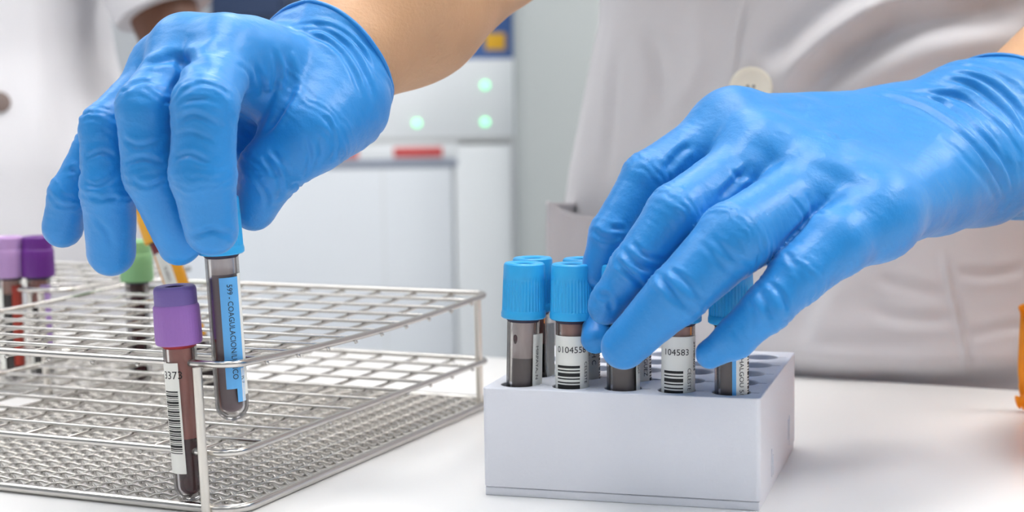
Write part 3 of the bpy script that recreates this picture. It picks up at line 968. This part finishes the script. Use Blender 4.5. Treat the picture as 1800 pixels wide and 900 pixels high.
make_tube(LB + 'second in the front row, white label reading 0104558', in_well(1, 0), (0, 0.012, 0), level=50, film='film_brown', film_top=61, dz=4.3, group=GB,
          labels=[dict(box=(-9.6, 10.2, 8, 55.0), text=[('0104558', 3.5, -6.6, 48.6, False), ('CELESTE', 2.3, 5.0, 45.0, True), ('29/08/2024', 1.9, 8.2, 52, True)], bars=[(-6.6, 2.8, 43.6, 12, 2.0)])])
make_tube(LB + 'in the middle of the front row, gripped by the gloved fingers', in_well(2, 0), level=49, film='film_grey', film_top=61, dz=4.3, group=GB,
          labels=[dict(box=(5.2, 11, 8, 50), text=[('RIGO', 2.2, 6.2, 46, True)])])
make_tube(LB + 'fourth in the front row, white label reading 104583', in_well(3, 0), (0, 0.012, 0), level=53, film='film_brown', film_top=61, dz=4.3, group=GB,
          labels=[dict(box=(-9.6, 9.4, 8, 56), text=[('104583', 3.4, -6.6, 49.0, False), ('CELESTE', 2.3, 3.0, 44, True), ('29/08/2024 -', 2.5, 6.0, 54, True)], bars=[(-6.6, 1.2, 43.0, 12, 2.0)])])
make_tube(LB + 'at the right end of the front row, behind the little fingertip', in_well(4, 0), level=52, film='film_grey', film_top=61, dz=4.3, group=GB, blood='blood_grey',
          labels=[dict(box=(-0.6, 0.9, 8, 55), mat='label_blue'), dict(box=(0.9, 9.4, 8, 55), text=[('CHALGOU 5/', 2.7, 2.2, 50.5, True)], bars=[(6.6, 8.8, 49, 12, 1.6)])])
make_tube(LB + 'in the second row just behind the leftmost tube, reddish blood', in_well(0, 1), level=49, blood='blood_black', film='film_rose', film_top=61, dz=4.3, group=GB,
          labels=[dict(box=(6.2, 9.5, 8, 56), curl=2.0)])
make_tube(LB + 'in the second row behind the tube labelled 0104558', in_well(1, 1), level=50, blood='blood_black', film='film_brown', film_top=61, dz=4.3, group=GB,
          labels=[dict(box=(-3, 10.5, 8, 57), text=[('VERICH C', 2.9, 3.0, 53.0, True), ('29/08/2024', 1.7, 1.0, 52, True)], bars=[(7.4, 9.6, 45, 12, 1.6)])])
make_tube(LB + 'in the second row behind the gripped tube, half hidden label', in_well(2, 1), level=50, blood='blood_black', film='film_brown', film_top=61, dz=4.3, group=GB,
          labels=[dict(box=(-3, 10.5, 8, 57), text=[('ORIGUEZ', 2.7, 3.2, 48.0, True)], bars=[(6.6, 9.6, 52, 12, 1.6)])])

# ------------------------------------------------------------------ stainless wire rack
def wire_rack(label, group, o, yaw, L, D, h0, h1, h2, c, c2, sag=0.0, fine=True):
    """o: near right corner; local x runs left (negative), y runs away"""
    rk = thing('wire_rack', label, 'rack', o, (0, 0, -yaw), group)
    rr, rw, cr = 1.45, 0.85, 9.0
    def rim(z, ins=0.0, sg=0.0):
        pts = []
        for cx, cy, a0 in ((-cr, cr, -90), (-cr, D - cr, 0), (-L + cr, D - cr, 90), (-L + cr, cr, 180)):
            for k in range(9):
                g = math.radians(a0 + 90 * k / 8); pts.append((cx + (cr + ins) * math.cos(g), cy + (cr + ins) * math.sin(g), z))
            if cx == -cr and cy == cr:
                for k in range(1, 14): pts.append((ins, cr + (D - 2 * cr) * k / 14, z))
            if cx == -L + cr and cy == D - cr:
                for k in range(1, 14): pts.append((-L - ins, D - cr - (D - 2 * cr) * k / 14, z))
        return [(x, y, z - sg * math.sin(PI * min(1, max(0, y / D))) ) for x, y, z in pts]
    for nm, z, sg in (('upper', h2, sag), ('lower', h1, 0.0)):
        m = MB(); m.tube(rim(z, 0, sg), rr, 10, closed=True); m.obj('rim', 'steel', rk, sh=0)
        m = MB()
        zz = lambda y: z - sg * math.sin(PI * min(1, max(0, y / D)))
        n = int(round(D / c2))
        for k in range(1, n):
            y = D * k / n
            m.tube([(-L - 0.5, y, zz(y) - rr * 0.5), (-L + 3, y, zz(y)), (-3, y, zz(y)), (0.5, y, zz(y) - rr * 0.6), (1.3, y, zz(y) - 2.2)], rw, 6)
        n = int(round(L / c))
        for k in range(1, n):
            x = -L * k / n
            m.tube([(x, -0.8, zz(0) - 2.2)] + [(x, y, zz(y) - 1.6) for y in np.linspace(0.8, D - 0.8, 12)] + [(x, D + 0.8, zz(D) - 2.2)], rw, 6)
        m.obj('wire_grid', 'steel', rk, sh=0)
    # base: woven crimped wire on its own rim
    m = MB(); m.tube(rim(h0, 2.0), 1.9, 10, closed=True); m.obj('base_rim', 'steel', rk, sh=0)
    # crimped wires woven on the diagonal
    m = MB(); ax_, ay_ = (10.0, 7.6) if fine else (16.0, 12.0); amp, wr = 0.72, 0.62
    zb = h0 + 0.1
    hx, hy = L / (2 * round(L / ax_)), D / (2 * round(D / ay_))
    NX, NY = int(round(L / hx)), int(round(D / hy))
    def run(i, j, sj):
        """one wire from lattice point (i, j), stepping sideways by one and in depth by sj"""
        pts = []
        while 0 <= i <= NX and 0 <= j <= NY:
            edge = i in (0, NX) or j in (0, NY)
            z = zb if edge else zb + amp * (1 if i % 2 == 0 else -1) * sj
            pts.append(np.array([-L + i * hx, j * hy, z])); i += 1; j += sj
        if len(pts) < 3: return
        out = [pts[0]]
        for u, w in zip(pts[:-1], pts[1:]):
            dz = np.array([0, 0, (u[2] - w[2])])
            out += [u * 0.74 + w * 0.26 + dz * 0.18, u * 0.26 + w * 0.74 - dz * 0.18]
        out.append(pts[-1]); m.tube(out, wr, 6)
    for i in range(0, NX + 1, 2): run(i, 0, 1); run(i, NY - (NY % 2), -1)
    for j in range(2, NY + 1, 2): run(0, j, 1)
    for j in range(0, NY - (NY % 2), 2): run(0, j, -1)
    m.obj('woven_base', 'steel_weave', rk, sh=0)
    for x, y, dx, dy in LEGS(L, D):
        m = MB(); m.tube([(x + dx, y + dy, 0.4), (x + dx * 0.9, y + dy * 0.9, 3), (x, y, h2 - 1.0)], 1.75, 12)
        m.obj('leg', 'steel_rod', rk, sh=50)
    return rk
def LEGS(L, D): return [(-13.0, -3.0, 3.0, -1.5), (-L + 13, -3.0, -3, -1.5), (-3.2, D - 7.5, 0.5, 0), (-L + 13, D + 3.0, -3, 1.5)]
SR_O = np.array([-105.4, 581.1, 0]); SR_A = 0.4165; SR_L, SR_D = 212.3, 231.5
SE1 = np.array([math.cos(SR_A), -math.sin(SR_A), 0]); SE2 = np.array([math.sin(SR_A), math.cos(SR_A), 0])
wire_rack('large stainless wire rack in front, three tiers with a woven base', None, SR_O, SR_A, SR_L, SR_D, 2.0, 23.1, 56.9, 21.23, 23.0, sag=3.0)
R2_O = np.array([-240.0, 838.0, 0])
wire_rack('wire rack behind the large one at the left edge, holding two purple capped tubes', None, R2_O, SR_A, 150, 120, 2.0, 23.1, 56.0, 21.4, 24.0, fine=False)

def tube_line(pt_bottom, pt_top):
    """tilt for a tube standing at pt_bottom whose axis passes pt_top"""
    d = np.array(pt_top) - np.array(pt_bottom)
    return Vector(d).to_track_quat('Z', 'Y').to_euler()
def rot_for(pb, pt):
    d = Vector(np.array(pt) - np.array(pb)).normalized()
    q = Vector((0, 0, 1)).rotation_difference(d)
    return q.to_euler()

# purple capped tube at the front
pb = at(338, 886, 604); pb[2] = 3.0; pt = at(307, 507, 595)
make_tube('lilac capped tube at the near edge of the wire rack, barcode label ending 373', pb, rot_for(pb, pt), cap='cap_lilac', kind='smooth', level=26, blood='blood_dark',
          film='film_rose', film_top=61, stopper='stopper_red', cap_top='cap_lilac_top', lined=True,
          labels=[dict(box=(-8.6, 0.2, 12, 54.5), text=[('3373', 4.2, -6.6, 48.5, False)], bars=[(-6.8, -0.6, 43.8, 19, 1.05)])])
# tube being lifted
pb = at(410, 739, 604); pt = at(385, 392, 594)
make_tube('light blue capped tube held by gloved fingers above the wire rack, blue label', pb, rot_for(pb, pt), level=58, blood='blood_plum', film='film_grey', film_top=64, bottom_gap=2.0, cap_z=64.5, length=78,
          labels=[dict(box=(-0.4, 7.2, 13.5, 56), mat='label_blue', text=[('599 - COAGULACION/LUPICO', 3.0, 2.3, 53.5, True, 0.9)]),
                  dict(box=(7.2, 9.6, 10.5, 57)), dict(box=(3.6, 7.1, 8.2, 20), off=0.2, mat='label_blue'), dict(box=(5.6, 7.3, 8.3, 21), text=[('PL 7', 1.6, 5.8, 18, True)])])
# behind
pb = at(249, 640, 852); pt = at(241, 418, 850)
pb = on_z(256, 612, 3.6); 
gp = at(241, 500, 850); gp[2] = 3.6
make_tube('pale green capped tube standing at the back of the wire rack', gp, (0, 0, 0), cap='cap_green', kind='smooth', level=56, blood='blood_dark', cap_z=56.5, length=70)
yb = at(377, 689, 825); yt = at(259, 351, 825)
make_tube('tilted tube with yellow cap, maroon band and yellow edged label, behind the gloved fingers', yb, rot_for(yb, yt), cap='cap_yellow', kind='smooth', level=50, blood='serum_dark', cap_z=60, dz=24,
          labels=[dict(box=(-9, 9, 54, 60), mat='label_maroon'), dict(box=(-5.4, 1.8, 6, 53.5), text=[('SUERO', 2.6, -2.2, 46, True)], ink='ink_grey'), dict(box=(1.8, 9, 6, 53.5), mat='label_yellow'), dict(box=(-9, -5.4, 6, 53.5), mat='label_yellow')])
G2 = 'purple capped tubes in the wire rack at the left edge'
for (px, cp, lab, lb) in ((16, 'cap_pale_lilac', 'pale lilac capped tube at the left edge of the photo, orange red label', 'blood_red'), (66, 'cap_purple', 'deep purple capped tube beside the pale lilac one at the left', 'label_lilac')):
    q = at(px, 450, 857); q[2] = 4.5
    make_tube(lab, q, (0, 0, 0), cap=cp, kind='smooth', level=44 if cp == 'cap_purple' else 50, blood='blood_black', film='film_brown' if cp != 'cap_purple' else 'film_rose', film_top=61, group=G2, cap_z=58, lined=True,
              labels=[dict(box=(2.5, 9.0, 10, 54), mat=lb), dict(box=(-9.5, -2.5, 8, 52))])

# ------------------------------------------------------------------ amber bag at the right edge
def amber_bag():
    c = np.array([304.0, 672.0, 0])
    b = thing('plastic_bag', 'crumpled amber plastic bag at the right edge of the bench', 'bag', c)
    nu_, nv_ = 96, 60; v = []
    for j in range(nv_):
        t = j / (nv_ - 1)
        for i in range(nu_):
            g = 2 * PI * i / nu_
            v.append((math.cos(g), math.sin(g), t))
    v = np.array(v); g = np.arctan2(v[:, 1], v[:, 0]); t = v[:, 2]
    prof = np.interp(t, [0, .05, .2, .5, .8, .93, 1], [0.05, .85, 1.0, .95, .8, .5, .02])
    n = vnoise(np.stack([np.cos(g) * 1.6, np.sin(g) * 1.6, t * 2.6], 1), 5) * .10 + np.abs(vnoise(np.stack([np.cos(g) * 4, np.sin(g) * 4, t * 5], 1), 6)) * .08
    x = np.cos(g) * prof * (1 + n) * 62; y = np.sin(g) * prof * (1 + n) * 78; z = np.interp(t, [0, .05, .93, 1], [0.6, 2, 92, 88]) + n * 12 * (t > .3)
    f = [(j * nu_ + i, j * nu_ + (i + 1) % nu_, (j + 1) * nu_ + (i + 1) % nu_, (j + 1) * nu_ + i) for j in range(nv_ - 1) for i in range(nu_)]
    f.append(tuple(range(nu_))[::-1]); f.append(tuple((nv_ - 1) * nu_ + i for i in range(nu_)))
    mesh_obj('bag_body', np.stack([x, y, z], 1), f, 'amber_plastic', b)
    # upright gathered flap and the tied corner that reach into the picture
    P = [at(1797, 700, 765), at(1793, 660, 765), at(1793, 600, 764), at(1791, 560, 763), at(1789, 537, 762)]
    Q = [at(1850, 700, 760), at(1870, 660, 758), at(1880, 600, 756), at(1870, 560, 756), at(1850, 530, 757)]
    vv = []; nn = 14
    for k, (p, q) in enumerate(zip(spline([np.array(p) for p in P], 5), spline([np.array(q) for q in Q], 5))):
        for i in range(nn): vv.append(p + (q - p) * i / (nn - 1) + np.array([0, 3.0 * math.sin(i * 1.1 + k * 0.25), 0]) - c)
    r = len(vv) // nn
    ff = [(k * nn + i, k * nn + i + 1, (k + 1) * nn + i + 1, (k + 1) * nn + i) for k in range(r - 1) for i in range(nn - 1)]
    o = mesh_obj('flap', vv, ff, 'amber_plastic', b); md = o.modifiers.new('thick', 'SOLIDIFY'); md.thickness = 0.0008
    m = MB(); P = [at(1786, 708, 764) - c, at(1796, 706, 763) - c, at(1812, 708, 761) - c, at(1840, 712, 758) - c]
    m.tube(spline(P, 4), 1, 14, rfun=lambda u: 1.0 + 3.2 * math.sin(PI * min(1, u * 1.2 + .12)) * (0.8 + 0.3 * math.sin(u * 17)))
    m.obj('knot', 'amber_plastic', b)
amber_bag()

# ------------------------------------------------------------------ second person, far left
P2C = np.array([-478.0, 1350.0, 0])
person2 = thing('person', 'person in white coat with rolled sleeve standing behind at the far left', 'person', (P2C[0], P2C[1], -TABLE_Z))
def p2():
    off = np.array([P2C[0], P2C[1], -TABLE_Z])
    e1 = T_E1; e2 = T_E2
    legs = []
    for s in (-1, 1):
        hip = P2C + e1 * 90 * s + np.array([0, 0, -60]); kn = P2C + e1 * 92 * s + np.array([0, 0, -440]); an = P2C + e1 * 94 * s + np.array([0, 0, -850])
        legs += [(hip, kn, 80, 56), (kn, an, 52, 38)]
    sh = P2C + e1 * 165 + np.array([0, 0, 470]); el = at(225, -150, 1268); wr = at(322, 118, 1258)
    hd = np.array([0.60, 0.78, -0.12]); hp = np.array([0.79, -0.61, 0.0]); dn = np.array([0, 0, -1.0])
    kn_ = [wr + hd * 88 + hp * x for x in (-30, -10, 10, 29)]
    fing = [[(k - hd * 20, 10.5), (k, 10), (k + hd * l * .5 + dn * 5, 9), (k + hd * l * .8 + dn * 16, 8.2), (k + hd * l + dn * 28, 7.2)] for k, l in zip(kn_, (66, 76, 80, 74))]
    fing.append([(wr + hd * 26 + hp * 22, 13), (wr + hd * 56 + hp * 44 + dn * 6, 11), (wr + hd * 82 + hp * 52 + dn * 10, 9.5), (wr + hd * 104 + hp * 50 + dn * 14, 8)])
    b = body_mesh('body', [[(sh, 46), (el, 34), (wr, 24)], [(wr, 22), (kn_[0], 12)], [(wr, 22), (kn_[1], 13.5)], [(wr, 22), (kn_[2], 13.5)], [(wr, 22), (kn_[3], 12.5)]], legs, (P2C[0] - 300, 1100, -880), (P2C[0] + 340, 1620, 560), 3.2, 'skin_dark', person2, P2C, shrink=0.84, fingers=fing)
    b.location = -Vector(off * MM)
    zs = np.linspace(-430, 520, 150)
    fo = lambda U, Z, v: 6 * vnoise(np.stack([U * 3.2, Z * 0.006, U * 0], 1), 31) + 3 * vnoise(np.stack([U * 8, Z * 0.015, U * 0], 1), 32)
    c, v, F = loft_coat('coat', 'coat_cloth_far', person2, P2C, e1, e2, zs, lambda z: tuple(q * 1.02 for q in torso_ab(z)), 300, fo)
    c.location = -Vector(off * MM)
    m = MB(); P = [sh, el + (sh - el) * .5, el, at(256, -70, 1264), at(290, 20, 1260)]
    m.tube(spline([np.array(p) for p in P], 6), 1, 40, rfun=lambda t: 60 - 20 * t); s = m.obj('sleeve', 'coat_cloth_far', c)
    m = MB(); m.lathe([(0.01, 3), (6, 3), (8, 2.5), (8.5, 1), (0.01, 0)], 30)
    bt = m.obj('button', 'button_brown', c); q = at(0, 182, 1160)
    bv = BVHTree.FromPolygons([tuple(p) for p in v], F.tolist()); h = bv.find_nearest(Vector(q))
    d = C_FWD + C_R * (-1 - 900) / F_PX - C_U * (180 - 450) / F_PX
    r = bv.ray_cast(Vector(C_POS), Vector(d / np.linalg.norm(d)))
    if r[0] is not None: bt.location = r[0] * MM; bt.rotation_euler = (r[1] if r[1].dot(Vector(C_POS) - r[0]) > 0 else -r[1]).to_track_quat('Z', 'Y').to_euler(); 
    bt['label'] = 'brown button'
    for sx in (-1, 1):
        m = MB(); cc = P2C + e1 * 94 * sx - off
        m.tube([cc + e2 * 40 + np.array([0, 0, 27]), cc + np.array([0, 0, 30]), cc - e2 * 80 + np.array([0, 0, 24]), cc - e2 * 165 + np.array([0, 0, 16])], 1, 16, rfun=lambda t: 26 - 11 * t)
        m.obj('shoe', 'shoe', person2, sh=0)
p2()

# ------------------------------------------------------------------ analyser and room behind
def bx(y, px0, px1, py0, py1, dep, bev=2.0):
    a = on_y((px0 + px1) / 2, py1, y); b = on_y((px0 + px1) / 2, py0, y)
    return (on_y(px0, py1, y)[0], on_y(px1, py1, y)[0], y, y + dep, a[2], b[2], bev)
YM = 2600.0
mach = thing('analyser', 'white laboratory analyser with green lights and red strips', 'machine', (on_y(640, 600, YM)[0], YM, -TABLE_Z))
def machine():
    off = -np.array(mach.location) / MM + np.array([0, 0, TABLE_Z])
    def part(name, m_, y, px0, px1, py0, py1, dep, parent=mach, bev=3.0, floor=False, matn=None):
        b = list(bx(y, px0, px1, py0, py1, dep, bev))
        b[4] = on_y(700, py1, y)[2]; b[5] = on_y(700, py0, y)[2]
        if floor: b[4] = -TABLE_Z + 0.5
        m = MB(); m.box(*b)
        m.v = [tuple(np.array(p) + off) for p in m.v]
        return m.obj(name, m_, parent)
    part('lower_cabinet', 'machine_panel', YM, 250, 803, 295, 700, 500, floor=True)
    part('side_cabinet', 'machine_white', YM, 806, 905, 256, 700, 500, floor=True)
    part('upper_housing', 'machine_white', YM, 250, 905, 106, 243, 540, bev=0.8)
    part('ledge', 'machine_gap', YM - 0.8, 250, 906, 243.5, 250, 400, bev=0.2)
    part('slot', 'machine_dark', YM - 0.8, 250, 804, 281.5, 293, 380, bev=0.2)
    part('lintel', 'machine_white', YM, 250, 804, 251, 281, 400, bev=1)
    for x0, x1 in ((692, 778), (560, 630)):
        o = part('red_strip', 'machine_red', YM - 1.5, x0, x1, 259, 277, 10, bev=0.4)
    for x in (680,):
        part('panel_joint', 'machine_gap', YM - 0.5, x - 1, x + 1, 298, 620, 6, bev=0.3)
    for (x, y) in ((853, 152), (733, 217), (853, 217)):
        c = np.array([on_y(x, y, YM)[0], YM, on_y(700, y, YM)[2]]) + off
        m = MB(); m.lathe([(0.01, 4), (4, 3.4), (5.5, 1.4), (6, 0)], 24)
        m.v = [(px + c[0], -pz + c[1], py + c[2]) for px, py, pz in m.v]
        o = m.obj('indicator_light', 'led_green', mach, sh=0); o['label'] = 'glowing green indicator light'
machine()
yb_ = YM + 60
q = on_y(870, 104, yb_)
bb = bx(yb_, 810, 914, -60, 104, 200, 4)
# the housing carries the blue box
bluebox = thing('supply_box', 'blue box with a yellow mark standing on the white analyser', 'box', ((bb[0] + bb[1]) / 2, yb_ + 100, bb[4]))
m = MB(); m.box(-(bb[1] - bb[0]) / 2, (bb[1] - bb[0]) / 2, -100, 100, 0, bb[5] - bb[4], 4); m.obj('carton', 'box_blue', bluebox)
a = on_y(853, 88, yb_); b = on_y(888, 58, yb_)
m = MB(); x0 = a[0] - (bb[0] + bb[1]) / 2; x1 = b[0] - (bb[0] + bb[1]) / 2; z0 = a[2] - bb[4]; z1 = b[2] - bb[4]
m.box(x0, x1, -101, -99, z0, z1, 0.5)
m.obj('yellow_mark', 'box_yellow', bluebox)['label'] = 'yellow mark'

nb = bx(2960, 366, 500, -160, 32, 338, 6)
navybox = thing('wall_cabinet', 'dark navy wall cabinet behind the left gloved hand at the top', 'cabinet', ((nb[0] + nb[1]) / 2, 3130, nb[4]))
hw_ = (nb[1] - nb[0]) / 2; hh_ = nb[5] - nb[4]
m = MB(); m.box(-hw_, hw_, -150, 169, 0, hh_, 4); m.obj('cabinet_body', 'navy', navybox)
m = MB(); m.box(-hw_ + 4, hw_ - 4, -170, -152, 4, hh_ - 4, 3); m.obj('door', 'navy', navybox)

def struct(name, m_, fn, smooth=True):
    m = MB(); fn(m); o = m.obj(name, m_, None); o.location = W((0, 0, 0)); o['kind'] = 'structure'
    return o
pl = bx(2380, 912, 1075, -600, 700, 260, 60)
struct('trim_1', 'pillar_grey', lambda m: m.box(pl[0], pl[1], 2380, 2700, -TABLE_Z, 1700, 22))
struct('floor', 'floor_vinyl', lambda m: m.box(-2600, 2600, -2200, 3400, -TABLE_Z - 60, -TABLE_Z))
struct('ceiling', 'ceiling_paint', lambda m: m.box(-2600, 2600, -2200, 3400, 1700, 1760))
struct('wall_back', 'wall_paint', lambda m: m.box(-2600, 2600, 3300, 3400, -TABLE_Z, 1700))
struct('wall_left', 'wall_paint', lambda m: m.box(-2700, -2600, -2200, 3400, -TABLE_Z, 1700))
struct('wall_right', 'wall_paint', lambda m: m.box(2600, 2700, -2200, 3400, -TABLE_Z, 1700))
struct('wall_front', 'wall_paint', lambda m: m.box(-2600, 2600, -2300, -2200, -TABLE_Z, 1700))

# ceiling panel lamps
GL = 'square ceiling panel lamps'
for (x, y) in ((-1300, -700), (0, -700), (1300, -700), (-1300, 650), (0, 650), (1300, 650), (-1300, 2000), (0, 2000), (1300, 2000)):
    l = thing('ceiling_light', 'square white panel lamp recessed in the ceiling', 'lamp', (x, y, 1698), (0, 0, 0), GL)
    m = MB(); m.box(-300, 300, -300, 300, -6, -2); m.obj('diffuser', 'lamp_dim' if y < 0 else 'lamp_bright' if x > 0 else 'lamp_left' if x < 0 else 'lamp', l, smooth=False)
    m = MB()
    m.box(-318, 318, -318, -300, -10, 1); m.box(-318, 318, 300, 318, -10, 1); m.box(-318, -300, -300, 300, -10, 1); m.box(300, 318, -300, 300, -10, 1)
    m.obj('lamp_frame', 'lamp_frame', l, smooth=False)

# ------------------------------------------------------------------ world, camera, colour
w = bpy.data.worlds.new('World'); SC.world = w; w.use_nodes = True
w.node_tree.nodes['Background'].inputs[0].default_value = (0.9, 0.95, 1, 1); w.node_tree.nodes['Background'].inputs[1].default_value = 0.3

cd = bpy.data.cameras.new('Camera'); cam = bpy.data.objects.new('Camera', cd); COL.objects.link(cam)
cd.sensor_width = 36; cd.lens = F_PX * 36 / 1800; cd.clip_start = 0.02; cd.clip_end = 50
R = Matrix((C_R, C_U, -C_FWD)).transposed().to_4x4()
cam.matrix_world = Matrix.Translation(W(C_POS)) @ R
cd.dof.use_dof = True; cd.dof.focus_distance = 0.605; cd.dof.aperture_fstop = 10.5; cd.dof.aperture_blades = 0
SC.camera = cam
vs = SC.view_settings
vs.view_transform = 'Standard'; vs.look = 'None'; vs.gamma = 1; vs.use_curve_mapping = False; vs.exposure = 0.46
SC.cycles.max_bounces = 12; SC.cycles.transparent_max_bounces = 24
